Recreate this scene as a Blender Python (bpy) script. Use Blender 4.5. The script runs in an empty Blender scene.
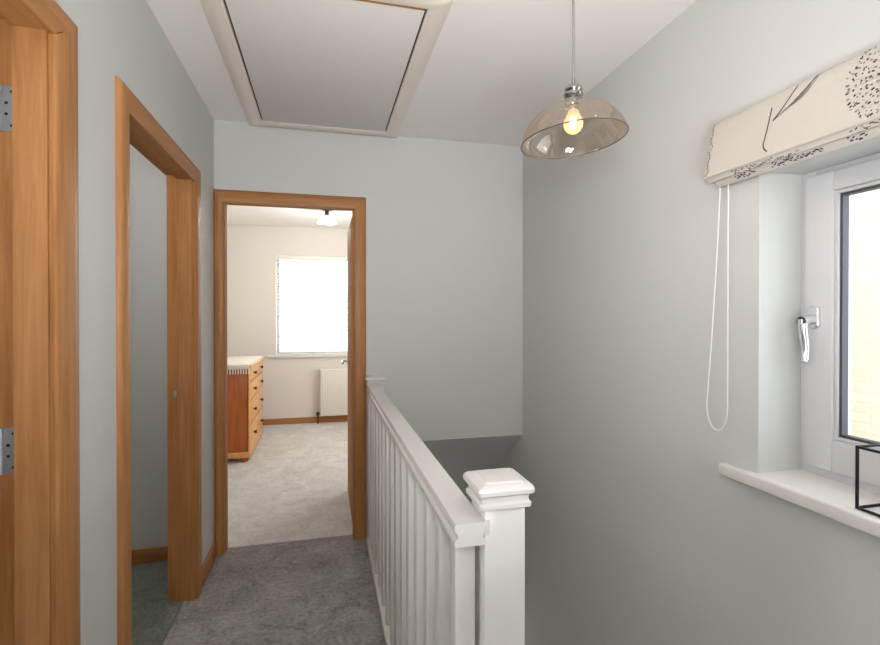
import bpy, bmesh, math, random
from mathutils import Vector, Matrix
random.seed(7)
PI = math.pi
scn = bpy.context.scene
COL = scn.collection

# ------------------------------------------------------------------ materials
def new_mat(name):
    m = bpy.data.materials.new(name)
    m.use_nodes = True
    nt = m.node_tree
    return m, nt, nt.nodes['Principled BSDF']

def srgb(r, g, b):
    f = lambda c: (c/255/12.92) if c/255 <= 0.04045 else ((c/255+0.055)/1.055)**2.4
    return (f(r), f(g), f(b), 1)

def flat(name, col, rough=0.5, metal=0.0, noise=0.0, nscale=60, bump=0.0, spec=0.5):
    m, nt, b = new_mat(name)
    b.inputs['Base Color'].default_value = col
    b.inputs['Roughness'].default_value = rough
    b.inputs['Metallic'].default_value = metal
    b.inputs['Specular IOR Level'].default_value = spec
    if noise or bump:
        tc = nt.nodes.new('ShaderNodeTexCoord')
        n = nt.nodes.new('ShaderNodeTexNoise')
        n.inputs['Scale'].default_value = nscale
        n.inputs['Detail'].default_value = 4
        nt.links.new(tc.outputs['Object'], n.inputs['Vector'])
        if noise:
            mx = nt.nodes.new('ShaderNodeMix'); mx.data_type = 'RGBA'
            d = [max(0, c*(1-noise)) for c in col[:3]]+[1]
            u = [min(1, c*(1+noise)) for c in col[:3]]+[1]
            mx.inputs[6].default_value = d; mx.inputs[7].default_value = u
            nt.links.new(n.outputs['Fac'], mx.inputs[0])
            nt.links.new(mx.outputs[2], b.inputs['Base Color'])
        if bump:
            bp = nt.nodes.new('ShaderNodeBump')
            bp.inputs['Strength'].default_value = bump
            bp.inputs['Distance'].default_value = 0.002
            nt.links.new(n.outputs['Fac'], bp.inputs['Height'])
            nt.links.new(bp.outputs['Normal'], b.inputs['Normal'])
    return m

def wood(name, axis, dark, light, rough=0.45, fine=1.0):
    m, nt, b = new_mat(name)
    tc = nt.nodes.new('ShaderNodeTexCoord')
    mp = nt.nodes.new('ShaderNodeMapping')
    sc = [34*fine, 34*fine, 34*fine]; sc['xyz'.index(axis)] = 1.6
    mp.inputs['Scale'].default_value = sc
    n = nt.nodes.new('ShaderNodeTexNoise')
    n.inputs['Scale'].default_value = 1.6; n.inputs['Detail'].default_value = 7
    n.inputs['Roughness'].default_value = 0.65; n.inputs['Distortion'].default_value = 0.6
    r = nt.nodes.new('ShaderNodeValToRGB')
    r.color_ramp.elements[0].position = 0.28; r.color_ramp.elements[0].color = dark
    r.color_ramp.elements[1].position = 0.68; r.color_ramp.elements[1].color = light
    nt.links.new(tc.outputs['Object'], mp.inputs['Vector'])
    nt.links.new(mp.outputs['Vector'], n.inputs['Vector'])
    nt.links.new(n.outputs['Fac'], r.inputs['Fac'])
    nt.links.new(r.outputs['Color'], b.inputs['Base Color'])
    bp = nt.nodes.new('ShaderNodeBump'); bp.inputs['Strength'].default_value = 0.12
    bp.inputs['Distance'].default_value = 0.001
    nt.links.new(n.outputs['Fac'], bp.inputs['Height'])
    nt.links.new(bp.outputs['Normal'], b.inputs['Normal'])
    b.inputs['Roughness'].default_value = rough
    b.inputs['Specular IOR Level'].default_value = .32
    return m

def carpet(name, c0, c1):
    m, nt, b = new_mat(name)
    tc = nt.nodes.new('ShaderNodeTexCoord')
    n1 = nt.nodes.new('ShaderNodeTexNoise'); n1.inputs['Scale'].default_value = 170; n1.inputs['Detail'].default_value = 3
    n2 = nt.nodes.new('ShaderNodeTexNoise'); n2.inputs['Scale'].default_value = 5.5; n2.inputs['Detail'].default_value = 6; n2.inputs['Roughness'].default_value = .65
    n2.inputs['Distortion'].default_value = 1.2
    n3 = nt.nodes.new('ShaderNodeTexNoise'); n3.inputs['Scale'].default_value = 55; n3.inputs['Detail'].default_value = 5
    for n in (n1, n2, n3): nt.links.new(tc.outputs['Object'], n.inputs['Vector'])
    a = nt.nodes.new('ShaderNodeMath'); a.operation = 'MULTIPLY_ADD'; a.inputs[1].default_value = 0.42
    nt.links.new(n2.outputs['Fac'], a.inputs[0])
    k = nt.nodes.new('ShaderNodeMath'); k.operation = 'MULTIPLY'; k.inputs[1].default_value = 0.25
    nt.links.new(n1.outputs['Fac'], k.inputs[0]); nt.links.new(k.outputs[0], a.inputs[2])
    a2 = nt.nodes.new('ShaderNodeMath'); a2.operation = 'MULTIPLY_ADD'; a2.inputs[1].default_value = 0.33
    nt.links.new(n3.outputs['Fac'], a2.inputs[0]); nt.links.new(a.outputs[0], a2.inputs[2])
    r = nt.nodes.new('ShaderNodeValToRGB')
    r.color_ramp.elements[0].position = 0.33; r.color_ramp.elements[0].color = c0
    r.color_ramp.elements[1].position = 0.66; r.color_ramp.elements[1].color = c1
    nt.links.new(a2.outputs[0], r.inputs['Fac'])
    nt.links.new(r.outputs['Color'], b.inputs['Base Color'])
    bp = nt.nodes.new('ShaderNodeBump'); bp.inputs['Strength'].default_value = 0.6; bp.inputs['Distance'].default_value = 0.006
    nt.links.new(a2.outputs[0], bp.inputs['Height'])
    nt.links.new(bp.outputs['Normal'], b.inputs['Normal'])
    b.inputs['Roughness'].default_value = 1; b.inputs['Specular IOR Level'].default_value = .1
    return m

def thin_glass(name, tint, gloss, rough=0.02, grey=(1, 1, 1, 1)):
    m = bpy.data.materials.new(name); m.use_nodes = True
    nt = m.node_tree; nt.nodes.clear()
    out = nt.nodes.new('ShaderNodeOutputMaterial')
    tr = nt.nodes.new('ShaderNodeBsdfTransparent'); tr.inputs['Color'].default_value = tint
    gl = nt.nodes.new('ShaderNodeBsdfGlossy'); gl.inputs['Roughness'].default_value = rough; gl.inputs['Color'].default_value = grey
    lw = nt.nodes.new('ShaderNodeLayerWeight'); lw.inputs['Blend'].default_value = 0.35
    mr = nt.nodes.new('ShaderNodeMapRange'); mr.inputs['To Min'].default_value = gloss; mr.inputs['To Max'].default_value = min(1, gloss+.55)
    mx = nt.nodes.new('ShaderNodeMixShader')
    nt.links.new(lw.outputs['Facing'], mr.inputs['Value'])
    nt.links.new(mr.outputs['Result'], mx.inputs['Fac'])
    nt.links.new(tr.outputs[0], mx.inputs[1]); nt.links.new(gl.outputs[0], mx.inputs[2])
    nt.links.new(mx.outputs[0], out.inputs['Surface'])
    return m

def emit(name, col, s):
    m, nt, b = new_mat(name)
    b.inputs['Base Color'].default_value = col
    b.inputs['Emission Color'].default_value = col
    b.inputs['Emission Strength'].default_value = s
    return m

OAK_D, OAK_L = srgb(150, 98, 53), srgb(180, 128, 78)
M = {}
M['wall'] = flat('grey_wall_paint', srgb(199, 200, 198), .6, noise=.012, nscale=3, bump=.05)
M['bedwall'] = flat('cream_wall_paint', srgb(224, 219, 212), .6, noise=.01, nscale=3)
M['ceil'] = flat('ceiling_paint', srgb(236, 233, 230), .75, noise=.01, nscale=4)
M['hatchw'] = flat('hatch_frame_paint', srgb(226, 218, 208), .4)
M['hatchp'] = flat('hatch_panel_paint', srgb(218, 215, 210), .7, noise=.01, nscale=4)
M['dark'] = flat('dark_gap', srgb(60, 48, 40), .8)
for ax in 'xyz':
    M['oak_'+ax] = wood('oak_veneer_'+ax, ax, OAK_D, OAK_L)
    M['lin_'+ax] = wood('oak_lining_'+ax, ax, OAK_D, OAK_L, .68)
M['white'] = flat('white_gloss_paint', srgb(210, 207, 204), .28, noise=.008, nscale=12)
M['upvc'] = flat('white_upvc', srgb(204, 203, 205), .3)
M['gasket'] = flat('grey_gasket', srgb(70, 70, 78), .5)
M['sill'] = flat('sill_paint', srgb(230, 226, 222), .35, noise=.01, nscale=10)
M['chrome'] = flat('chrome', srgb(222, 222, 225), .24, .9)
M['steel'] = flat('brushed_steel', srgb(176, 180, 184), .42, .75, noise=.08, nscale=90)
M['screw'] = flat('screw_head', srgb(60, 58, 56), .5, .8)
M['nickel'] = flat('polished_nickel', srgb(168, 165, 162), .14, 1.0)
M['rim'] = flat('dark_rim', srgb(96, 90, 86), .3, .6)
M['black'] = flat('black_metal', srgb(22, 22, 26), .45, .3)
M['blackplastic'] = flat('lock_button', srgb(28, 40, 26), .4)
M['fabric'] = flat('blind_fabric', srgb(200, 193, 184), .9, noise=.03, nscale=220, bump=.25)
M['print'] = flat('charcoal_print', srgb(62, 58, 58), .9)
M['printg'] = flat('grey_print', srgb(140, 135, 130), .9)
M['cordw'] = flat('white_cord', srgb(238, 236, 232), .5)
M['carpet'] = carpet('grey_carpet', srgb(94, 92, 91), srgb(176, 173, 170))
M['bedcarpet'] = carpet('bedroom_carpet_lit', srgb(172, 171, 168), srgb(222, 221, 218))  # paler than the landing carpet, bedroom brightness put into the colour
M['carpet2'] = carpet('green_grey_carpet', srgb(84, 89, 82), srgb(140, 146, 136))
M['pine_z'] = wood('pine_shaded', 'z', srgb(160, 84, 38), srgb(190, 110, 56), .35, .6)  # shaded parts of the chest, shade put into a darker, redder pine
M['pine_y'] = wood('pine_lit', 'y', srgb(205, 146, 84), srgb(226, 172, 110), .3, .6)  # same pine painted lighter where the chest front is lit
M['knob'] = flat('dark_wood_knob', srgb(70, 38, 22), .35)
M['runner'] = flat('cream_runner', srgb(236, 230, 220), .9, noise=.05, nscale=120, bump=.2)
M['rad'] = flat('radiator_enamel', srgb(228, 224, 216), .35)
M['slat'] = flat('blind_slat', srgb(240, 238, 232), .45)
M['glass'] = thin_glass('window_glass', (.96, .97, .97, 1), .02)
M['smoke'] = thin_glass('smoked_amber_glass', (.82, .70, .58, 1), .15, .05, (.84, .78, .72, 1))
def bulb_mat():
    m = bpy.data.materials.new('amber_bulb_glass'); m.use_nodes = True
    nt = m.node_tree; nt.nodes.clear()
    out = nt.nodes.new('ShaderNodeOutputMaterial'); ad = nt.nodes.new('ShaderNodeAddShader')
    tr = nt.nodes.new('ShaderNodeBsdfTransparent'); tr.inputs['Color'].default_value = (.80, .72, .55, 1)
    em = nt.nodes.new('ShaderNodeEmission'); em.inputs['Color'].default_value = srgb(255, 214, 150); em.inputs['Strength'].default_value = .9
    nt.links.new(tr.outputs[0], ad.inputs[0]); nt.links.new(em.outputs[0], ad.inputs[1]); nt.links.new(ad.outputs[0], out.inputs['Surface'])
    return m
M['bulb'] = bulb_mat()
M['fil'] = emit('warm_filament', srgb(255, 214, 150), 30.0)
M['frost'] = emit('frosted_shade', srgb(255, 246, 228), 0.9)
M['bronze'] = flat('dark_bronze', srgb(60, 52, 42), .45, .6)
M['flexgrey'] = flat('grey_flex', srgb(126, 122, 120), .6)
M['houserender'] = flat('pale_render', srgb(220, 214, 204), .9, noise=.03, nscale=2)
M['tile'] = flat('roof_tile', srgb(168, 160, 156), .9, noise=.1, nscale=8)
M['paneblack'] = flat('dark_pane', srgb(40, 46, 52), .1)
M['grass'] = flat('pale_paving', srgb(196, 194, 186), 1, noise=.2, nscale=3)
M['plaster'] = flat('plain_plaster', srgb(210, 208, 204), .8, noise=.02, nscale=4)

def brick():
    m, nt, b = new_mat('buff_brick')
    tc = nt.nodes.new('ShaderNodeTexCoord')
    mp = nt.nodes.new('ShaderNodeMapping'); mp.inputs['Rotation'].default_value = (0, 0, 0)
    sx = nt.nodes.new('ShaderNodeSeparateXYZ'); cx = nt.nodes.new('ShaderNodeCombineXYZ')
    nt.links.new(tc.outputs['Object'], sx.inputs[0])
    nt.links.new(sx.outputs['Y'], cx.inputs['X']); nt.links.new(sx.outputs['Z'], cx.inputs['Y'])
    bt = nt.nodes.new('ShaderNodeTexBrick')
    bt.inputs['Scale'].default_value = 1.0
    bt.inputs['Brick Width'].default_value = .225; bt.inputs['Row Height'].default_value = .075
    bt.inputs['Mortar Size'].default_value = .008
    bt.inputs['Color1'].default_value = srgb(196, 187, 168); bt.inputs['Color2'].default_value = srgb(190, 180, 160)
    bt.inputs['Mortar'].default_value = srgb(184, 175, 158)
    nt.links.new(cx.outputs[0], bt.inputs['Vector'])
    nt.links.new(bt.outputs['Color'], b.inputs['Base Color'])
    b.inputs['Roughness'].default_value = .95
    return m
M['brick'] = brick()

# ------------------------------------------------------------------ mesh builder
class MB:
    def __init__(self): self.bm = bmesh.new(); self.mi = 0
    def _tag(self, faces):
        for f in faces: f.material_index = self.mi
    def box(self, x0, x1, y0, y1, z0, z1, bev=0.0, seg=2):
        t = bmesh.new()
        bmesh.ops.create_cube(t, size=1)
        for v in t.verts:
            v.co = Vector((x0+(v.co.x+.5)*(x1-x0), y0+(v.co.y+.5)*(y1-y0), z0+(v.co.z+.5)*(z1-z0)))
        if bev: bmesh.ops.bevel(t, geom=list(t.edges), offset=bev, segments=seg, profile=.5, affect='EDGES')
        self._merge(t); return self
    def _merge(self, t):
        for f in t.faces: f.material_index = self.mi
        me = bpy.data.meshes.new('tmp'); t.to_mesh(me); t.free()
        self.bm.from_mesh(me); bpy.data.meshes.remove(me)
    def prism(self, pts, axis, a, b):
        """polygon of 2-D points extruded along axis from a to b (x: pts are y,z; y: x,z; z: x,y)"""
        def P(p, s):
            return {'x': (s, p[0], p[1]), 'y': (p[0], s, p[1]), 'z': (p[0], p[1], s)}[axis]
        t = bmesh.new()
        A = [t.verts.new(P(p, a)) for p in pts]; B = [t.verts.new(P(p, b)) for p in pts]
        t.faces.new(A); t.faces.new(B[::-1])
        n = len(pts)
        for i in range(n): t.faces.new((A[i], B[i], B[(i+1) % n], A[(i+1) % n]))
        bmesh.ops.recalc_face_normals(t, faces=t.faces)
        self._merge(t); return self
    def loft(self, rings, closed=True, caps=True):
        t = bmesh.new()
        R = [[t.verts.new(p) for p in r] for r in rings]
        n = len(rings[0])
        for i in range(len(R)-1):
            for j in range(n if closed else n-1):
                t.faces.new((R[i][j], R[i][(j+1) % n], R[i+1][(j+1) % n], R[i+1][j]))
        if caps and closed:
            t.faces.new(R[0][::-1]); t.faces.new(R[-1])
        bmesh.ops.recalc_face_normals(t, faces=t.faces)
        self._merge(t); return self
    def tube(self, path, r, n=8, closed=False):
        path = [Vector(p) for p in path]; rings = []
        rr = r if isinstance(r, (list, tuple)) else [r]*len(path)
        up = None
        N = len(path)
        for i, p in enumerate(path):
            if closed: d = path[(i+1) % N]-path[i-1]
            else: d = path[min(i+1, N-1)]-path[max(i-1, 0)]
            d.normalize()
            if up is None:
                up = Vector((0, 0, 1)) if abs(d.z) < .9 else Vector((1, 0, 0))
            a = d.cross(up)
            if a.length < 1e-4: a = d.orthogonal()
            a.normalize(); b = a.cross(d).normalized(); up = b
            rings.append([p+(a*math.cos(2*PI*k/n)+b*math.sin(2*PI*k/n))*rr[i] for k in range(n)])
        if closed: rings.append(rings[0])
        self.loft(rings, True, not closed); return self
    def lathe(self, prof, c, n=32, M3=None, caps=True):
        """prof: (r, z) along local z, about centre c, optional rotation matrix"""
        rings = []
        for r, z in prof:
            ring = []
            for k in range(n):
                v = Vector((r*math.cos(2*PI*k/n), r*math.sin(2*PI*k/n), z))
                if M3: v = M3 @ v
                ring.append(Vector(c)+v)
            rings.append(ring)
        self.loft(rings, True, caps); return self
    def sphere(self, c, r, n=16, sq=(1, 1, 1)):
        t = bmesh.new(); bmesh.ops.create_uvsphere(t, u_segments=n, v_segments=n//2+2, radius=r)
        for v in t.verts: v.co = Vector(c)+Vector((v.co.x*sq[0], v.co.y*sq[1], v.co.z*sq[2]))
        self._merge(t); return self
    def quad(self, a, b, c, d):
        vs = [self.bm.verts.new(p) for p in (a, b, c, d)]
        f = self.bm.faces.new(vs); f.material_index = self.mi; return self

ORIG = {}
def build(name, mb, mats, parent=None, angle=35, smooth=True):
    me = bpy.data.meshes.new(name)
    o = Vector((0, 0, 0))
    if parent is not None: o = ORIG[parent.name]
    for v in mb.bm.verts: v.co -= o
    mb.bm.to_mesh(me); mb.bm.free()
    if not isinstance(mats, (list, tuple)): mats = [mats]
    for m in mats: me.materials.append(m)
    if smooth:
        for p in me.polygons: p.use_smooth = True
        me.set_sharp_from_angle(angle=math.radians(angle))
    ob = bpy.data.objects.new(name, me); COL.objects.link(ob)
    if parent is not None: ob.parent = parent
    ORIG[ob.name] = o
    return ob

def solo(name, mb, mats, base, label, cat, group=None, kind=None):
    """a thing that is one mesh, its origin at its base"""
    base = Vector(base)
    for v in mb.bm.verts: v.co -= base
    ob = build(name, mb, mats)
    ob.location = base; ORIG[ob.name] = base
    tag(ob, label, cat, group, kind); return ob

def tag(o, label, cat, group=None, kind=None):
    o['label'] = label; o['category'] = cat
    if group: o['group'] = group
    if kind: o['kind'] = kind

def thing(name, loc, label, cat, group=None, kind=None):
    o = bpy.data.objects.new(name, None); COL.objects.link(o)
    o.location = loc; o.empty_display_size = .1; ORIG[o.name] = Vector(loc)
    tag(o, label, cat, group, kind); return o

def struct(name, mb, mat, label, cat):
    ob = build(name, mb, mat); tag(ob, label, cat, None, 'structure'); return ob

# ------------------------------------------------------------------ dimensions
XL, XR, YB = -0.589, 1.239, 2.869       # landing: left wall, right wall, back wall
HC = 2.40
TW = 0.11                               # partition thickness
YF = 6.12                               # far bedroom wall
XW = 0.30                               # edge of the stairwell
ZIN = 1.945                             # inner edge of the door surrounds

# ------------------------------------------------------------------ room shell
D1 = (0.44, 1.228); D2 = (1.658, 2.43); D3 = (-0.534, 0.166)   # clear openings
J = 0.03
# left wall, two door openings
m = MB()
ztop = ZIN+.005+J
m.box(XL-TW, XL, -1.7, D1[0]-J, 0, HC)
m.box(XL-TW, XL, D1[1]+J, D2[0]-J, 0, HC)
m.box(XL-TW, XL, D2[1]+J, YB, 0, HC)
m.box(XL-TW, XL, D1[0]-J, D1[1]+J, ztop, HC)
m.box(XL-TW, XL, D2[0]-J, D2[1]+J, ztop, HC)
struct('wall_left', m, M['wall'], 'pale grey landing wall with two oak framed doorways', 'wall')
# back wall: doorway, and a cut above the stair flight with a sloped underside
m = MB()
m.box(-2.9, D3[0]-J, YB, YB+TW, 0, HC)
m.box(D3[1]+J, XW, YB, YB+TW, 0, HC)
m.box(D3[0]-J, D3[1]+J, YB, YB+TW, ztop, HC)
SL = .3545/.4635
m.prism([(YB, .556), (YB+TW, .556-TW*SL), (YB+TW, HC), (YB, HC)], 'x', XW, XR)
struct('wall_back', m, M['wall'], 'pale grey end wall around the bedroom doorway', 'wall')
# right wall with the window opening
WY0, WY1, WZ0, WZ1 = 0.16, 1.148, 0.845, 1.745
XO = 1.52
m = MB()
m.box(XR, XO, -1.7, WY0, -2.6, HC)
m.box(XR, XO, WY1, YB, -2.6, HC)
m.box(XR, XO, WY0, WY1, -2.6, WZ0)
m.box(XR, XO, WY0, WY1, WZ1, HC)
m.box(XR, XO, YB, 5.6, -2.6, .6)
struct('wall_right', m, M['wall'], 'pale grey outer wall with the window beside the stairwell', 'wall')
m = MB(); m.box(XR, XO, YB, 5.6, .6, HC); m.box(XR, XO, 5.6, YF+.28, -2.6, HC)
struct('wall_east', m, M['bedwall'], 'outer wall running on along the bedroom', 'wall')
m = MB(); m.box(XL-TW, XO, -1.81, -1.7, -.2, HC)
struct('wall_front', m, M['wall'], 'grey wall closing the landing behind the viewer', 'wall')
# side rooms
m = MB(); m.box(-2.9, -2.79, -1.81, YB, 0, HC); m.box(-2.79, XL-TW, -1.81, -1.7, 0, HC)
m.box(-2.79, XL-TW, 1.40, 1.47, 0, HC)
struct('wall_west', m, M['wall'], 'grey walls of the rooms off the landing', 'wall')
# bedroom
BW = (-0.567, 0.78, .835, 2.055)
m = MB()
m.box(-1.24, BW[0], YF, YF+.28, -.2, HC); m.box(BW[1], XR, YF, YF+.28, -.2, HC)
m.box(BW[0], BW[1], YF, YF+.28, -.2, BW[2]); m.box(BW[0], BW[1], YF, YF+.28, BW[3], HC)
m.box(-1.24, -1.13, YB+TW, YF, -.2, HC)
struct('wall_far', m, M['bedwall'], 'cream bedroom wall around the bright window', 'wall')
m = MB(); m.box(D3[1]+.06, XR, YB+TW, YB+TW+.012, .62, HC); m.box(-1.13, D3[0]-.1, YB+TW, YB+TW+.012, 0, HC)
struct('wall_bedroom', m, M['bedwall'], 'cream bedroom side of the landing partition', 'wall')
m = MB()
Y2 = 5.5
m.prism([(YB+TW, .556-TW*SL), (Y2, .556-(Y2-YB)*SL), (Y2, .556-(Y2-YB)*SL+.15), (YB+TW, .62)], 'x', XW, XR)
struct('wall_bulkhead', m, M['wall'], 'grey sloping soffit over the lower stair flight', 'soffit')
m = MB(); m.box(XW-.12, XW, .8, Y2, -2.6, -.2); m.box(XW, XR, Y2, Y2+.1, -2.6, -.2); m.box(XW, XR, .72, .82, -2.6, -.2)
struct('wall_stair', m, M['wall'], 'grey wall below the landing along the stairs', 'wall')
m = MB(); m.box(-2.9, XO, -1.81, YF+.28, HC, HC+.1)
struct('ceiling', m, M['ceil'], 'off white ceiling over the landing and bedroom', 'ceiling')
# floors
m = MB()
m.box(XL-.045, XR, -1.7, .95, -.2, 0)
m.box(XL-.045, XW, .95, YB+.062, -.2, 0)
struct('floor', m, M['carpet'], 'grey carpet on the landing beside the balustrade', 'floor')
m = MB()
m.box(-1.13, XW, YB+.069, YF, -.2, -.004); m.box(XW, XR, 3.75, YF, -.2, -.004)
struct('floor_bedroom', m, M['bedcarpet'], 'grey carpet coloured paler for bedroom light beyond the end doorway', 'floor')
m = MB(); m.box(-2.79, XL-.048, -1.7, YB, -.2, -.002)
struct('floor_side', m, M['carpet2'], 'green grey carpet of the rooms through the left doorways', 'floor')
m = MB(); m.box(XW, XR, .82, Y2, -2.7, -2.6)
struct('floor_hall', m, M['carpet'], 'grey hall floor at the foot of the stairs', 'floor')
# stair flight
m = MB()
for i in range(12):
    y0 = .96+i*.24; z1 = -.2*(i+1)
    m.box(XW+.002, XR-.002, y0-.012, y0+.25, z1-.03, z1, .006)
    m.box(XW+.002, XR-.002, y0+.225, y0+.25, z1-.2, z1-.02)
struct('stairs', m, M['carpet'], 'grey carpeted stairs going down behind the balustrade', 'stairs')
# baseboards
m = MB()
m.box(XL, XL+.014, 2.535, YB, 0, .085, .004)
m.box(XL, XL+.014, 1.325, 1.56, 0, .085, .004)
struct('baseboard_left', m, M['oak_y'], 'narrow oak skirting beside the left doorways', 'skirting')
m = MB(); m.box(-2.79, XL-TW, YB-.014, YB, 0, .075, .004)
struct('baseboard_side', m, M['oak_x'], 'oak skirting seen through the nearer open doorway', 'skirting')
m = MB(); m.box(-1.13, XR, YF-.014, YF, -.004, .068, .004)
struct('baseboard_far', m, M['oak_x'], 'oak skirting under the bedroom window', 'skirting')

# ------------------------------------------------------------------ door surrounds
def profile(w):
    return [(0, 0), (0, .010), (.003, .0135), (.010, .0155), (w*.35, .0175), (w*.62, .0180), (w*.82, .0165),
            (w*.93, .0125), (w*.985, .007), (w, 0)]

def surround(name, mp, s0, s1, w0, w1, wt, label, axis, zb=0.0):
    """mp(s, n, z) maps along-wall, out-of-wall, height to the world"""
    base = mp((s0+s1)/2, 0, 0)
    root = thing(name, base, label, 'door frame', None, 'structure')
    zi = ZIN
    a0, a1 = s0+.005-.01, s1-.005+.01     # architrave inner edges sit a few mm back from the lining
    for (sa, sg, w) in ((a0, -1, w0), (a1, 1, w1)):
        pf = profile(w)
        lo = [mp(sa+sg*a, t, zb) for a, t in pf]
        hi = [mp(sa+sg*a, t, zi+a*wt/w) for a, t in pf]
        b = MB(); b.loft([lo, hi]); build('architrave', b, M['oak_z'], root)
    pf0, pf1, pft = profile(w0), profile(w1), profile(wt)
    L = [mp(a0-p[0], p[1], zi+q[0]) for p, q in zip(pf0, pft)]
    R = [mp(a1+p[0], p[1], zi+q[0]) for p, q in zip(pf1, pft)]
    b = MB(); b.loft([L, R]); build('architrave', b, M['oak_'+axis], root)
    # lining with a rebate on the far side
    d0, d1, rb = -.001, -.066, .014
    for (sa, sg) in ((s0, -1), (s1, 1)):
        b = MB()
        poly = [(sa, d0), (sa, d1), (sa+sg*rb, d1), (sa+sg*rb, -TW-.004), (sa+sg*J, -TW-.004), (sa+sg*J, d0)]
        b.loft([[mp(p[0], p[1], zb) for p in poly], [mp(p[0], p[1], zi+.005+J) for p in poly]])
        build('jamb', b, M['lin_z'], root)
    b = MB()
    zt = zi+.005
    poly = [(zt, d0), (zt, d1), (zt+rb, d1), (zt+rb, -TW-.004), (zt+J, -TW-.004), (zt+J, d0)]
    b.loft([[mp(s0-.0, p[1], p[0]) for p in poly], [mp(s1+.0, p[1], p[0]) for p in poly]])
    build('head', b, M['lin_'+axis], root)
    return root

mpL = lambda s, n, z: Vector((XL+n, s, z))
mpB = lambda s, n, z: Vector((s, YB-n, z))
d1 = surround('door_1', mpL, D1[0], D1[1], .08, .110, .08, 'nearest oak door surround with steel hinges at the left edge', 'y')
d2 = surround('door_2', mpL, D2[0], D2[1], .073, .088, .075, 'oak door surround in the middle of the left wall', 'y')
d3 = surround('door_3', mpB, D3[0], D3[1], .052, .072, .074, 'oak door surround of the bedroom at the landing end', 'x')

def hinge(parent, p0, zc, kind='y', h=.1, w=.026):
    """butt hinge plate on a rebate face, screws and knuckle"""
    b = MB(); x, y = p0
    if kind == 'y':                       # plate on a face looking towards -Y
        b.box(x-w, x, y-.0025, y, zc-h/2, zc+h/2, .001)
        b.tube([(x-w-.003, y-.005, zc-h/2), (x-w-.003, y-.005, zc+h/2)], .006, 12)
        hp = build('hinge', b, M['steel'], parent)
        s = MB()
        for dz, dx in ((.037, .006), (.012, .016), (-.012, .016), (-.037, .006)):
            s.lathe([(0.0001, 0), (.0034, 0), (.0030, .0008), (.0001, .0009)], (x-dx, y-.0025, zc+dz), 10, Matrix.Rotation(PI/2, 3, 'X'))
        build('screws', s, M['screw'], hp)
    else:                                 # plate on a face looking towards +X
        b.box(x, x+.0025, y-.0, y+w, zc-h/2, zc+h/2, .001)
        hp = build('hinge', b, M['steel'], parent)
    return hp
hinge(d1, (XL-.0665, D1[1]+.014), 1.775)
hinge(d1, (XL-.0665, D1[1]+.014), 1.028)
# strike plate on the middle doorway
b = MB(); b.box(XL-.088, XL-.074, D2[1]+.0115, D2[1]+.014, .945, .975, .0008)
b.lathe([(.0001, 0), (.005, 0), (.005, .003), (.0001, .004)], (XL-.081, D2[1]+.0115, .96), 10, Matrix.Rotation(PI/2, 3, 'X'))
build('strike_plate', b, M['steel'], d2)
for zc in (1.70, .90):
    hinge(d3, (D3[0]-.014, YB+.076), zc, 'x', .09, .024)

# ------------------------------------------------------------------ door leaves
def leaf(name, x0, x1, y0, y1, label, gmat, hx, hy, axis):
    r = thing(name, ((x0+x1)/2, (y0+y1)/2, .008), label, 'door')
    b = MB(); b.box(x0, x1, y0, y1, .008, 1.945, .002); build('door_panel', b, gmat, r)
    return r
ld = leaf('bedroom_door', .172, .210, YB+TW+.01, 3.685, 'oak bedroom door standing open against the right of the end doorway', M['lin_z'], 0, 0, 'x')
hx, hy, hz = .172, 3.62, .985
b = MB()
b.lathe([(.0001, 0), (.026, 0), (.026, .004), (.022, .008), (.009, .009), (.009, .042), (.0001, .043)], (hx, hy, hz), 20, Matrix.Rotation(-PI/2, 3, 'Y'))
hd = build('handle', b, M['chrome'], ld)
b = MB(); b.tube([(hx-.036, hy, hz), (hx-.042, hy-.03, hz), (hx-.044, hy-.07, hz-.002), (hx-.040, hy-.11, hz-.006)], [.009, .0085, .008, .0075], 12)
build('lever', b, M['chrome'], hd)
leaf('side_door', -1.42, XL-TW-.012, D1[1]-.03, D1[1]+.008, 'oak door swung open into the room nearest the viewer', M['oak_z'], 0, 0, 'y')
leaf('side_door', -1.45, XL-TW-.012, D2[0]-.01, D2[0]+.028, 'oak door swung open inside the middle left doorway', M['oak_z'], 0, 0, 'y')

# ------------------------------------------------------------------ loft hatch
HX0, HX1, HY0, HY1 = -.410, .430, 1.555, 2.864
ht = thing('loft_hatch', (.01, 2.2, HC), 'square loft hatch in the ceiling above the landing', 'hatch')
ix0, ix1, iy0, iy1 = -.331, .352, 1.637, 2.79
b = MB()
zb = HC-.02
def frame_piece(p):
    b = MB(); n = len(p)
    return b
pf = [(0, 0), (0, .013), (.008, .018), (.03, .02), (.06, .02), (.072, .012), (.075, 0)]
def hatch_bar(ax):
    b = MB()
    def ring(cx, cy, ox, oy):
        return [(cx+(ox-cx)*(a/.075), cy+(oy-cy)*(a/.075), HC-t) for a, t in pf]
    c = {'w': [(ix0, iy0, HX0, HY0), (ix0, iy1, HX0, HY1)], 'e': [(ix1, iy0, HX1, HY0), (ix1, iy1, HX1, HY1)],
         's': [(ix0, iy0, HX0, HY0), (ix1, iy0, HX1, HY0)], 'n': [(ix0, iy1, HX0, HY1), (ix1, iy1, HX1, HY1)]}[ax]
    b.loft([ring(*c[0]), ring(*c[1])])
    build('hatch_frame', b, M['hatchw'], ht)
for ax in 'wesn': hatch_bar(ax)
b = MB(); b.box(ix0+.008, ix1-.008, iy0+.012, iy1-.001, HC-.012, HC-.001, .001)
build('hatch_panel', b, M['hatchp'], ht)
b = MB(); b.box(ix0+.0005, ix1-.0005, iy0+.0005, iy1-.0005, HC-.003, HC-.0005)
build('hatch_gap', b, M['dark'], ht)
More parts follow.
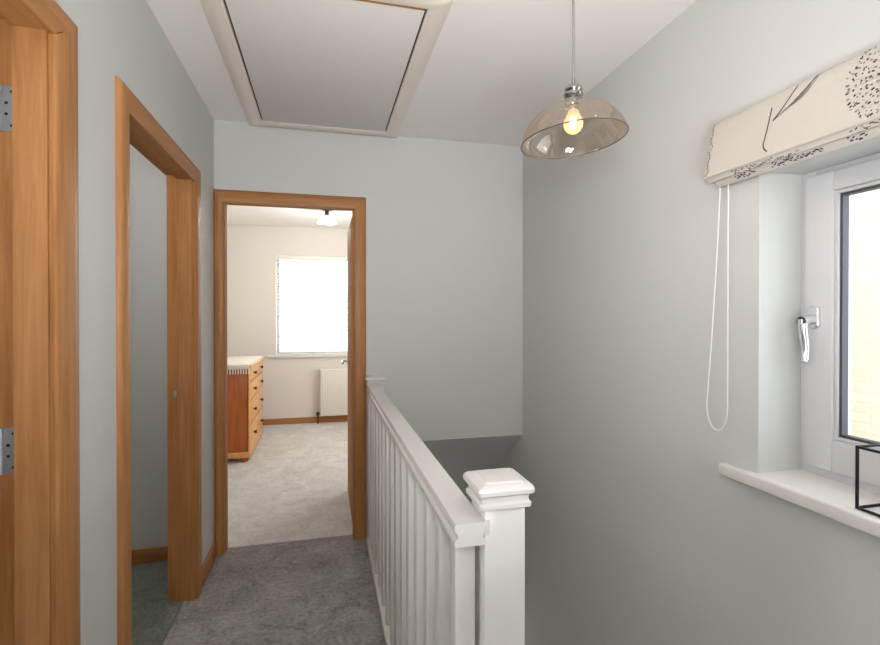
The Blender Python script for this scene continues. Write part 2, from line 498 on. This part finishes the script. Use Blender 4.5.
b = MB(); b.box(ix0+.008, ix1-.008, iy0+.001, iy0+.0118, HC-.013, HC-.001)
build('panel_edge', b, M['oak_x'], ht)

# ------------------------------------------------------------------ balustrade
bl = thing('balustrade', (.27, 1.85, 0), 'white painted stair balustrade with square spindles and newel posts', 'balustrade')
RX0, RX1, RZ0, RZ1 = .238, .301, .886, .93
def rail_profile():
    c = (RX0+RX1)/2; h = (RX1-RX0)/2
    right = [(.86, 0), (.90, .006), (.78, .012), (.76, .020), (.86, .027), (1, .031), (1, .039), (.93, .044)]
    pts = [(c+h*a, RZ0+z) for a, z in right]+[(c-h*a, RZ0+z) for a, z in right[::-1]]
    # lower moulding about as wide as the top
    right = [(.97, 0), (1, .003), (1, .010), (.93, .013), (.80, .017), (.79, .023), (.9, .028), (1, .032), (1, .039), (.93, .044)]
    pts = [(c+h*a, RZ0+z) for a, z in right]+[(c-h*a, RZ0+z) for a, z in right[::-1]]
    return pts
b = MB(); b.prism(rail_profile(), 'y', .868, 2.80)
b.box(RX1-.004, .312, .878, .962, RZ0+.012, RZ1-.0005, .003)
build('handrail', b, M['white'], bl)
b = MB(); b.box(.237, .303, .90, 2.80, 0, .036, .004); b.box(.305-.018, .305, .96, 2.81, -.21, .0)
build('base_rail', b, M['white'], bl)
NB = 14
for i in range(NB):
    y = .905+i*.1345
    b = MB(); b.box(.2495, .2905, y, y+.041, .034, RZ0+.002, .002); build('baluster', b, M['white'], bl)

def newel(cx, cy, hw, z0, z1, name, capw, ylim=None):
    b = MB()
    b.box(cx-hw, cx+hw, cy-hw, cy+hw if ylim is None else ylim, z0, z1, .003)
    p = build('newel_post', b, M['white'], bl)
    # square moulded cap
    pr = [(hw*1.0, -.004), (hw+.0095, -.002), (hw+.0105, .006), (hw+.006, .010), (hw+.006, .015), (hw+.008, .021), (hw+.0145, .026),
          (hw+.0155, .033), (hw+.013, .039), (hw+.008, .0425), (hw+.002, .044), (hw+.0005, .043), (hw-.003, .0465), (hw-.0045, .047)]
    k = capw
    rings = []
    for r, z in pr:
        r = hw+(r-hw)*k
        y1 = cy+r if ylim is None else ylim
        c = .004
        rings.append([(cx-r+c, cy-r, z1+z*k), (cx+r-c, cy-r, z1+z*k), (cx+r, cy-r+c, z1+z*k), (cx+r, y1-c, z1+z*k),
                      (cx+r-c, y1, z1+z*k), (cx-r+c, y1, z1+z*k), (cx-r, y1-c, z1+z*k), (cx-r, cy-r+c, z1+z*k)])
    b = MB(); b.loft(rings); build('newel_cap', b, M['white'], p, 30)
newel(.3435, .922, .0425, -.3, .952, 'near', 1.0)
newel(.292, 2.83, .045, -.2, .925, 'far', .9, YB-.001)

# ------------------------------------------------------------------ window beside the stairs
w1 = thing('window_1', (XR, .65, WZ0), 'white plastic framed window with chrome handle by the stairwell', 'window', None, 'structure')
XFR = 1.385
def ringframe(b, x0, x1, y0, y1, z0, z1, wy, wz0, wz1, bev=.003):
    b.box(x0, x1, y0, y0+wy, z0, z1, bev); b.box(x0, x1, y1-wy, y1, z0, z1, bev)
    b.box(x0, x1, y0+wy-.002, y1-wy+.002, z0, z0+wz0, bev); b.box(x0, x1, y0+wy-.002, y1-wy+.002, z1-wz1, z1, bev)
b = MB(); ringframe(b, 1.393, 1.46, WY0, WY1, WZ0+.01, WZ1, .045, .045, .045)
build('window_frame', b, M['upvc'], w1)
SY0, SY1, SZ0, SZ1 = WY0+.022, WY1-.022, .886, WZ1-.018
b = MB(); ringframe(b, 1.378, 1.45, SY0, SY1, SZ0, SZ1, .082, .090, .055, .005)
sash = build('sash', b, M['upvc'], w1)
b = MB()
gy0, gy1, gz0, gz1 = SY0+.082, SY1-.082, SZ0+.090, SZ1-.055
ringframe(b, 1.384, 1.40, gy0, gy1, gz0, gz1, .010, .010, .010, .003)
build('glazing_bead', b, M['upvc'], sash)
b = MB(); ringframe(b, 1.391, 1.413, gy0+.010, gy1-.010, gz0+.010, gz1-.010, .007, .007, .007, 0)
build('gasket', b, M['gasket'], sash)
b = MB(); b.box(1.409, 1.413, gy0+.008, gy1-.008, gz0+.008, gz1-.008)
build('pane', b, M['glass'], w1)
# handle
hy, hz, hx = 1.092, 1.318, 1.378
b = MB()
def rounded_rect(hw, hh, r, n=5):
    pts = []
    for cx, cz, a0 in ((hw-r, hh-r, 0), (-hw+r, hh-r, 90), (-hw+r, -hh+r, 180), (hw-r, -hh+r, 270)):
        for k in range(n+1):
            a = math.radians(a0+90*k/n); pts.append((cx+r*math.cos(a), cz+r*math.sin(a)))
    return pts
rr = rounded_rect(.0155, .033, .012)
b.loft([[(hx, hy+p[0], hz+p[1]) for p in rr], [(hx-.008, hy+p[0], hz+p[1]) for p in rr], [(hx-.011, hy+p[0]*.85, hz+p[1]*.9) for p in rr]])
hd = build('handle', b, M['chrome'], w1)
b = MB()
b.tube([(hx-.008, hy, hz-.006), (hx-.026, hy, hz-.006), (hx-.05, hy, hz-.010)], [.0145, .0135, .0145], 16)
b.tube([(hx-.044, hy, hz-.006), (hx-.045, hy, hz-.03), (hx-.039, hy, hz-.06), (hx-.034, hy, hz-.09), (hx-.036, hy, hz-.118), (hx-.041, hy, hz-.128)],
       [.0135, .0125, .0115, .0105, .010, .0092], 12)
build('lever', b, M['chrome'], hd)
b = MB(); b.lathe([(.0001, 0), (.0125, 0), (.0125, .003), (.011, .0045), (.0001, .005)], (hx-.05, hy, hz-.010), 16, Matrix.Rotation(-PI/2, 3, 'Y'))
build('lock_button', b, M['blackplastic'], hd)
# sill board
b = MB()
b.box(1.206, XR+.001, .03, 1.262, .824, .861, .006, 3)
b.box(XR-.004, 1.394, WY0, WY1, .845, .861, .0)
build('window_sill', b, M['sill'], w1)

# ------------------------------------------------------------------ roman blind
rb = thing('roman_blind', (1.21, .65, 1.745), 'cream roman blind with charcoal seed head print pulled up over window', 'blind')
BY0, BY1 = .06, 1.285
prof = [(1.222, 1.932), (1.212, 1.9305), (1.205, 1.925), (1.199, 1.905), (1.193, 1.87), (1.187, 1.83), (1.179, 1.79), (1.171, 1.758)]
fold = [(1.1728, 1.7552), (1.1815, 1.7585), (1.1825, 1.753), (1.1885, 1.7437), (1.198, 1.7465)]
pleat2 = [(1.199, 1.757), (1.2005, 1.750), (1.205, 1.740), (1.212, 1.7305), (1.220, 1.7285), (1.232, 1.734), (1.2345, 1.742)]
def sheet(b, prof, y0, y1, th=.0018, n=1):
    out = []; inn = []
    for i, p in enumerate(prof):
        a = Vector(prof[max(i-1, 0)]); c = Vector(prof[min(i+1, len(prof)-1)]); d = (c-a).normalized()
        nrm = Vector((-d.y, d.x))
        out.append((p[0]-nrm.x*th*.5, p[1]-nrm.y*th*.5)); inn.append((p[0]+nrm.x*th*.5, p[1]+nrm.y*th*.5))
    loop = out+inn[::-1]
    b.loft([[(x, y0, z) for x, z in loop], [(x, y1, z) for x, z in loop]])
# printed marks on a folded sheet: s = distance along Y, t = arc length down the profile
def mapper(prof, off):
    seg = [0]
    for a, c in zip(prof, prof[1:]): seg.append(seg[-1]+math.hypot(c[0]-a[0], c[1]-a[1]))
    def f(y, t):
        t = max(0, min(seg[-1], t))
        for i in range(len(prof)-1):
            if t <= seg[i+1] or i == len(prof)-2:
                k = (t-seg[i])/(seg[i+1]-seg[i]); a, c = prof[i], prof[i+1]
                dx, dz = c[0]-a[0], c[1]-a[1]; L = math.hypot(dx, dz)
                nx, nz = dz/L, -dx/L
                if nx > 0 and abs(nx) > abs(nz): nx, nz = -nx, -nz
                if abs(nz) >= abs(nx) and nz > 0 and dx > 0: nx, nz = -nx, -nz
                return (a[0]+dx*k+nx*off, y, a[1]+dz*k+nz*off)
    return f, seg[-1]
def stroke(b, f, T, pts, w):
    """ribbon along a list of (y, t) points, cut at the fabric's edges"""
    for k in range(len(pts)-1):
        (y0, t0), (y1, t1) = pts[k], pts[k+1]
        if not (0 <= t0 <= T and 0 <= t1 <= T and BY0+.004 < y0 < BY1-.002 and BY0+.004 < y1 < BY1-.002): continue
        dy, dt = y1-y0, t1-t0; L = math.hypot(dy, dt) or 1
        ny, nt_ = -dt/L*w/2, dy/L*w/2
        n = max(1, int(L/.012))
        for q in range(n):
            a, c = q/n, (q+1)/n
            ya, ta, yc, tc_ = y0+dy*a, t0+dt*a, y0+dy*c, t0+dt*c
            b.quad(f(ya+ny, ta+nt_), f(yc+ny, tc_+nt_), f(yc-ny, tc_-nt_), f(ya-ny, ta-nt_))
b = MB()
sheet(b, prof+fold, BY0, BY1)
f, T = mapper(prof, .0019)
b.mi = 1
# seed head clocks: dots and short rays round a centre
def clock(cy, ct, R):
    b.mi = 1
    for ring, nn in ((.2, 14), (.34, 22), (.48, 30), (.6, 38), (.72, 44), (.84, 50), (.94, 54), (1.0, 52)):
        for k in range(nn):
            a = 2*PI*(k+random.random()*.7)/nn; r = R*ring*(1+random.uniform(-.05, .05))
            y, t = cy+r*math.cos(a), ct+r*math.sin(a)
            b.mi = 1 if random.random() < .66 else 2
            l = random.uniform(.003, .0075); aa = a+random.uniform(-.9, .9)
            stroke(b, f, T, [(y, t), (y+l*math.cos(aa), t+l*math.sin(aa))], random.uniform(.0022, .005))
    b.mi = 2
    for k in range(26):
        a = 2*PI*k/26+random.random()*.1
        stroke(b, f, T, [(cy+R*.1*math.cos(a), ct+R*.1*math.sin(a)), (cy+R*.85*math.cos(a), ct+R*.85*math.sin(a))], .0007)
clock(.768, .092, .100); clock(.33, .10, .09)
# stem and feather leaf
def bez(p0, p1, p2, n=10):
    return [((1-u)**2*p0[0]+2*u*(1-u)*p1[0]+u*u*p2[0], (1-u)**2*p0[1]+2*u*(1-u)*p1[1]+u*u*p2[1]) for u in [i/n for i in range(n+1)]]
b.mi = 1
def feather(y):
    b.mi = 1
    stroke(b, f, T, bez((y+.022, .052), (y+.028, .11), (y+.034, .152)), .0034)
    stroke(b, f, T, bez((y+.034, .152), (y+.032, .165), (y+.016, .178), 5), .0034)
    stroke(b, f, T, bez((y+.014, .092), (y-.03, .052), (y-.045, .018)), .0036)
    stroke(b, f, T, bez((y+.014, .092), (y-.07, .055), (y-.102, .010)), .0028)
    stroke(b, f, T, bez((y-.040, .070), (y-.09, .055), (y-.102, .010)), .0016)
    b.mi = 2
    for q in range(9):
        u = q/9
        stroke(b, f, T, bez((y+.008-.02*u, .090-.012*u), (y-.05-.012*q/3, .062), (y-.098+.012*u, .014+.01*u)), .0016)
    b.mi = 1
feather(1.047); feather(.56)
# scalloped seed print down the end of the cloth
for k in range(60):
    t = T*(k+.3)/61; y = BY1-.004-.003*math.sin(k*.5)-random.random()*.007
    b.mi = 1 if k % 3 else 2
    stroke(b, f, T, [(y, t), (y-.003, t+.002)], .003)
# prints turned under on the folds
f2, T2 = mapper(fold, .0017)
for (ya, yb) in ((1.19, .985), (.86, .66), (.5, .3)):
    y = ya
    while y > yb:
        tt = random.uniform(.015, T2-.007)
        b.mi = 1 if random.random() < .7 else 2
        stroke(b, f2, T2, [(y, tt), (y-.006, min(T2, tt+random.uniform(-.004, .006)))], .0026)
        y -= random.uniform(.002, .006)
fab = build('blind_fabric', b, [M['fabric'], M['print'], M['printg']], rb, 40)
b = MB()
sheet(b, pleat2, BY0+.01, BY1-.012)
f3, T3 = mapper(pleat2, .0017); b.mi = 1
for (ya, yb) in ((1.20, 1.135), (1.08, .94), (.80, .7), (.88, .84), (.5, .3)):
    y = ya
    while y > yb:
        tt = random.uniform(.013, .027)
        stroke(b, f3, T3, [(y, tt), (y-.006, tt+random.uniform(-.004, .005))], .0032)
        y -= random.uniform(.002, .006)
build('lower_pleat', b, [M['fabric'], M['print']], rb, 40)
b = MB(); b.box(1.2085, 1.2385, BY0+.005, BY1-.005, 1.898, 1.9285, .002)
build('headrail', b, M['upvc'], rb)
b = MB()
cxn = 1.217
pa = []
for k in range(0, 15):
    u = k/14; pa.append((cxn, 1.268+.052*u**1.3, 1.76-(1.76-1.03)*u))
for k in range(1, 12):
    a = PI*k/12; pa.append((cxn, 1.2785+.0415*math.cos(a), 1.03-.072*math.sin(a)))
for k in range(0, 15):
    u = k/14; pa.append((cxn, 1.237+.0*u, 1.03+(1.76-1.03)*u))
b.tube(pa, .0017, 6)
build('pull_cord', b, M['cordw'], rb)

# ------------------------------------------------------------------ wire cube on the sill
cx0, cy1, cz0, S = 1.236, .877, .8625, .148
b = MB(); r = .0028
xs, ys, zs = (cx0, cx0+S*.92), (cy1-S, cy1), (cz0+r, cz0+S)
for x in xs:
    for y in ys: b.box(x-r, x+r, y-r, y+r, zs[0]-r, zs[1]+r, .0006)
for z in zs:
    for x in xs: b.box(x-r, x+r, ys[0], ys[1], z-r, z+r, .0006)
    for y in ys: b.box(xs[0], xs[1], y-r, y+r, z-r, z+r, .0006)
b.box(xs[0], xs[1], sum(ys)/2-.006, sum(ys)/2+.006, zs[0]-r*.6, zs[0]+r*.6, .0004)
solo('wire_cube', b, M['black'], (cx0, cy1, cz0-.001), 'black wire cube standing on the white window sill', 'ornament')

# ------------------------------------------------------------------ pendant lamp over the stairwell
PX, PY, PZ = .667, 1.20, 1.805            # rim centre
pd = thing('pendant_lamp', (PX, PY, HC), 'domed smoky glass pendant lamp with lit bulb over the stairwell', 'lamp')
rot = Matrix.Rotation(math.radians(-5.0), 3, 'Y') @ Matrix.Rotation(math.radians(-2), 3, 'X')
b = MB(); b.lathe([(.0001, -.028), (.03, -.027), (.046, -.018), (.05, -.004), (.05, 0), (.0001, 0)], (PX, PY, HC-.0005), 24)
build('ceiling_rose', b, M['chrome'], pd)
ztop = PZ+.090
b = MB(); b.tube([(PX, PY, ztop+.065), (PX, PY, HC-.026)], .0034, 8)
build('flex', b, M['flexgrey'], pd)
b = MB()
hp = [(.0001, .080), (.0045, .080), (.005, .066), (.009, .061), (.018, .059), (.0235, .053), (.0245, .047), (.021, .041), (.0255, .038), (.0265, .033),
      (.0235, .028), (.0175, .024), (.0235, .020), (.025, .013), (.022, .006), (.013, .003), (.013, -.008), (.0001, -.008)]
b.lathe(hp, (PX, PY, ztop), 24)
build('lamp_holder', b, M['nickel'], pd)
b = MB()
R0 = .142
outer = [(.014, .090), (.034, .0895), (.060, .0865), (.083, .079), (.104, .066), (.121, .048), (.133, .028), (.1395, .011), (R0, 0)]
inner = [(R0-.0025, .0), (.137, .016), (.1305, .037), (.1185, .061), (.102, .080), (.0815, .0935), (.059, .1015), (.034, .105), (.014, .1055)]
rings = [[Vector((PX, PY, PZ))+rot @ Vector((r*math.cos(2*PI*k/48), r*math.sin(2*PI*k/48), z)) for k in range(48)] for r, z in outer]
b.loft(rings, True, False)
build('lamp_shade', b, M['smoke'], pd, 60)
b = MB(); b.tube([Vector((PX, PY, PZ))+rot @ Vector((R0*math.cos(2*PI*k/64), R0*math.sin(2*PI*k/64), 0)) for k in range(64)], .0016, 6, True)
build('shade_rim', b, M['rim'], pd)
b = MB()
bz = PZ+.046
b.lathe([(.0001, -.0275), (.010, -.026), (.0185, -.020), (.0245, -.0105), (.0262, 0), (.0245, .0105), (.019, .020), (.0145, .030), (.0125, .038), (.0125, .043), (.0001, .044)], (PX, PY, bz), 24)
bu = build('bulb', b, M['bulb'], pd)
for k in range(4):
    a = PI/4+k*PI/2; b = MB(); b.tube([(PX+.006*math.cos(a), PY+.006*math.sin(a), bz-.012), (PX+.0085*math.cos(a), PY+.0085*math.sin(a), bz+.02)], .0016, 6)
    build('filament', b, M['fil'], bu)

# ------------------------------------------------------------------ bedroom
w2 = thing('window_2', (.1, YF+.2, BW[2]), 'bright bedroom window seen through the end doorway', 'window', None, 'structure')
b = MB()
def xzframe(b, x0, x1, z0, z1, y0, y1, w, bev=.003):
    b.box(x0, x0+w, y0, y1, z0, z1, bev); b.box(x1-w, x1, y0, y1, z0, z1, bev)
    b.box(x0+w, x1-w, y0, y1, z0, z0+w, bev); b.box(x0+w, x1-w, y0, y1, z1-w, z1, bev)
xzframe(b, BW[0], BW[1], BW[2], BW[3], YF+.18, YF+.24, .028)
b.box(.30, .35, YF+.18, YF+.24, BW[2]+.05, BW[3]-.05, .003)
build('window_frame', b, M['upvc'], w2)
b = MB(); b.box(BW[0]+.05, BW[1]-.05, YF+.208, YF+.212, BW[2]+.05, BW[3]-.05)
build('pane', b, M['glass'], w2)
b = MB(); b.box(BW[0]-.09, BW[1]+.09, YF-.035, YF, .808, .836, .004); b.box(BW[0], BW[1], YF, YF+.18, .815, .836)
build('window_sill', b, M['sill'], w2)
vb = thing('venetian_blind', (.1, YF+.03, BW[3]), 'white venetian blind across the bedroom window', 'blind')
b = MB(); b.box(BW[0]+.004, BW[1]-.004, YF+.004, YF+.056, BW[3]-.055, BW[3]-.001, .003)
build('headrail', b, M['slat'], vb)
for k in range(29):
    z = .862+k*.0395; b = MB()
    b.prism([(YF+.008, z+.004), (YF+.008, z+.006), (YF+.054, z-.004), (YF+.054, z-.006)], 'x', BW[0]+.004, BW[1]-.004)
    build('slat', b, M['slat'], vb)
b = MB()
for x in (-.45, .10, .62):
    for y in (YF+.006, YF+.056): b.tube([(x, y, .845), (x, y, BW[3]-.05)], .0012, 5)
build('ladder_cord', b, M['cordw'], vb)
b = MB(); b.box(BW[0]+.008, BW[1]-.008, YF+.012, YF+.05, .838, .85, .002); build('bottom_rail', b, M['slat'], vb)

rd = thing('radiator', (.35, YF-.06, .08), 'white panel radiator under the bedroom window', 'radiator')
b = MB(); b.box(-.046, .80, YF-.105, YF-.055, .09, .66, .008, 3)
for k in range(26):
    x = -.02+k*.032; b.box(x, x+.018, YF-.109, YF-.103, .13, .62, .0025)
build('panel', b, M['rad'], rd)
b = MB(); b.box(-.046, .80, YF-.052, YF-.02, .645, .662, .003); build('top_grille', b, M['rad'], rd)
b = MB(); b.tube([(-.075, YF-.08, -.003), (-.075, YF-.08, .115), (-.045, YF-.08, .12)], .009, 10); b.lathe([(.0001, 0), (.017, 0), (.017, .04), (.0001, .042)], (-.075, YF-.08, .10), 14)
build('valve', b, M['bronze'], rd)
for x in (.05, .68):
    b = MB(); b.box(x, x+.03, YF-.052, YF-.001, .2, .6); build('bracket', b, M['rad'], rd)

# chest of drawers
CX0, CX1, CY0, CY1 = -1.10, -.655, 4.60, 5.58
ch = thing('chest_of_drawers', ((CX0+CX1)/2, (CY0+CY1)/2, 0), 'pine chest of four drawers against the bedroom wall', 'chest of drawers')
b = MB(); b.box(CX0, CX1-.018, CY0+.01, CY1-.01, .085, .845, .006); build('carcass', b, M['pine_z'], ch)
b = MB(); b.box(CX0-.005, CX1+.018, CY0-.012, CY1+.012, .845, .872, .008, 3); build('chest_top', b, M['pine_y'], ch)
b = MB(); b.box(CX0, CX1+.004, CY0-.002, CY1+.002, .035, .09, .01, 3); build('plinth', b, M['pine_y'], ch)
for x in (CX0+.06, CX1-.05):
    for y in (CY0+.06, CY1-.06):
        b = MB(); b.lathe([(.0001, 0), (.03, 0), (.042, .012), (.044, .024), (.036, .036), (.0001, .037)], (x, y, -.004), 20)
        build('bun_foot', b, M['pine_z'], ch)
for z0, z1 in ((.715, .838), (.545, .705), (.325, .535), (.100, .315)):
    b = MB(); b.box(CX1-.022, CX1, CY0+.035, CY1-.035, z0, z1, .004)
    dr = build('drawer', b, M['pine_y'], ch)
    for y in (CY0+.28, CY1-.20):
        b = MB(); b.lathe([(.0001, 0), (.009, 0), (.008, .010), (.016, .016), (.018, .023), (.012, .029), (.0001, .030)], (CX1, y, (z0+z1)/2), 16, Matrix.Rotation(PI/2, 3, 'Y'))
        build('knob', b, M['knob'], dr)
for y in (CY0+.01, CY1-.034):
    b = MB(); b.box(CX1-.012, CX1-.001, y, y+.024, .09, .845); build('stile', b, M['pine_y'], ch)
rn = thing('table_runner', ((CX0+CX1)/2, (CY0+CY1)/2, .873), 'cream fringed runner laid over the pine chest', 'runner')
b = MB(); b.box(CX0+.01, CX1+.006, CY0-.0145, CY1+.0145, .8725, .8775, .002)
b.box(CX0+.01, CX1+.006, CY0-.0175, CY0-.0135, .84, .877, .0015)
build('cloth', b, M['runner'], rn)
b = MB()
x = CX0+.016
while x < CX1+.002:
    b.tube([(x, CY0-.0155, .845), (x+.002, CY0-.017, .822), (x-.001, CY0-.0165, .795)], [.0055, .006, .0065], 6); x += .0225
build('fringe', b, M['runner'], rn)

# bedroom ceiling light
cl = thing('ceiling_light', (.03, 5.0, HC), 'bedroom ceiling light with white glass shade on dark mount', 'lamp')
b = MB(); b.lathe([(.0001, -.014), (.05, -.014), (.062, -.008), (.062, 0), (.0001, 0)], (.03, 5.0, HC-.0005), 24); b.lathe([(.0001, -.07), (.02, -.07), (.02, -.012), (.0001, -.012)], (.03, 5.0, HC), 16)
build('mount', b, M['bronze'], cl)
b = MB(); b.lathe([(.03, .06), (.05, .052), (.07, .03), (.088, .005), (.096, -.012), (.093, -.012), (.084, .006), (.066, .029), (.048, .049), (.03, .056)], (.03, 5.0, HC-.13), 32, None, False)
build('glass_shade', b, M['frost'], cl)

# ------------------------------------------------------------------ outside
b = MB(); b.box(3.9, 9.5, 1.3, 10.0, -3, 5.2)
solo('neighbour_wall', b, M['brick'], (6.7, 5.6, -3), 'sunlit buff brick house wall outside the stair window', 'wall', None, 'structure')
b = MB(); b.box(-60, 60, 6.5, 90, -3.2, -3.0); b.box(1.6, 60, -60, 6.5, -3.2, -3.0); b.box(-60, -3.2, -60, 6.5, -3.2, -3.0)
solo('ground', b, M['grass'], (0, 30, -3), 'ground outside the house below the windows', 'ground', None, 'structure')
def house(x, y, w, d, h, rh, label):
    r = thing('house', (x, y, -3), label, 'house')
    b = MB(); b.box(x-w/2, x+w/2, y-d/2, y+d/2, -3, -3+h); build('wall', b, M['houserender'], r)
    b = MB(); b.prism([(y-d/2-.3, -3+h), (y+d/2+.3, -3+h), (y, -3+h+rh)], 'x', x-w/2-.2, x+w/2+.2); build('roof', b, M['tile'], r)
    for xx in (x-w*.25, x+w*.25):
        for z in (-2.0, .3):
            if z+1.2 < -3+h:
                b = MB(); b.box(xx-.6, xx+.6, y-d/2-.03, y-d/2+.02, z, z+1.1); build('window', b, M['paneblack'], r)
house(-7.2, 46, 7, 8, 3.6, 1.6, 'distant pale house at the left of the bedroom window view')
house(4.2, 40, 6.5, 8, 4.0, 1.7, 'distant pale house at the right of the bedroom window view')

# ------------------------------------------------------------------ light
w = bpy.data.worlds.new('World'); scn.world = w; w.use_nodes = True
bg = w.node_tree.nodes['Background']
bg.inputs['Color'].default_value = (.84, .925, 1.0, 1); bg.inputs['Strength'].default_value = 4.6

def light(kind, name, loc, energy, col=(1, 1, 1), size=.1, rot=None, size_y=None):
    l = bpy.data.lights.new(name, kind); l.energy = energy; l.color = col
    if kind == 'AREA':
        l.size = size
        if size_y: l.shape = 'RECTANGLE'; l.size_y = size_y
    elif kind == 'SUN': l.angle = math.radians(.6)
    else: l.shadow_soft_size = size
    o = bpy.data.objects.new(name, l); COL.objects.link(o); o.location = loc
    if rot: o.rotation_euler = rot
    return o
def aim(o, d):
    o.rotation_euler = Vector(d).to_track_quat('-Z', 'Y').to_euler()
s = light('SUN', 'sun', (0, 0, 10), 1.8, (1, .95, .86)); aim(s, (.62, .25, -.75))
p = light('AREA', 'portal_stair_window', (1.49, .65, 1.3), 1, size=.95, size_y=.85); aim(p, (-1, 0, 0)); p.data.cycles.is_portal = True
p = light('AREA', 'portal_bedroom_window', (.1, YF+.3, 1.45), 1, size=1.3, size_y=1.2); aim(p, (0, -1, 0)); p.data.cycles.is_portal = True
# the camera's flash, just above the lens
fl = light('AREA', 'camera_flash', (0, -.06, 1.56), 4.4, (.99, .99, 1), .05); aim(fl, (.30, 1, .17)); fl.data.spread = math.radians(96)
# added fill behind the viewer: one aimed up, one at the rear wall
la = light('AREA', 'added_up_fill', (.1, -.7, .9), 32, (.99, .99, 1), .6); aim(la, (.0, .38, 1)); la.data.spread = math.radians(146)
lb = light('AREA', 'added_rear_fill', (.2, -.45, 1.5), 15, (.99, .99, 1), .3); aim(lb, (0, -1, .55)); lb.data.spread = math.radians(130)
light('AREA', 'near_room_fill', (-2.3, .5, 1.5), 17, (.92, .96, 1), .8).rotation_euler = (0, -PI/2, 0)  # added area light in the windowless nearer room, brightens through its doorway
light('POINT', 'pendant_glow', (PX, PY, PZ+.046), 2.8, (1, .84, .68), .012)
light('POINT', 'hall_fill', (.77, 4.3, -1.75), 9, (1, .96, .92), .08)  # added unseen light in the stair hall, brightens the soffit
light('POINT', 'bedroom_glow', (.03, 5.0, HC-.2), 12, (1, .97, .94), .07)
bd = light('AREA', 'bedroom_side_fill', (1.1, 4.7, 1.35), 18, (1, .98, .95), 1.1); aim(bd, (-1, .1, -.1))  # added light hidden behind the open door, brightens chest and far wall
light('POINT', 'mid_room_fill', (-1.6, 2.1, 2.1), 9.5, (1, .98, .95), .1)  # added light with no fitting, brightens the middle side room

# ------------------------------------------------------------------ camera
cam = bpy.data.cameras.new('Camera'); co = bpy.data.objects.new('Camera', cam); COL.objects.link(co)
cam.sensor_width = 36; cam.lens = 480/880*36; cam.clip_start = .02
co.location = (0, 0, 1.325)
th = math.atan(116/480); p = math.atan(3.0/480)
aim(co, (math.sin(th)*math.cos(p), math.cos(th)*math.cos(p), -math.sin(p)))
cam.shift_y = -4.5/880
scn.camera = co
vs = scn.view_settings
vs.view_transform = 'Standard'; vs.look = 'None'; vs.gamma = 1; vs.use_curve_mapping = False; vs.exposure = 0.19
scn.cycles.max_bounces = 10; scn.cycles.diffuse_bounces = 6; scn.cycles.transparent_max_bounces = 16
scn.cycles.sample_clamp_indirect = 6
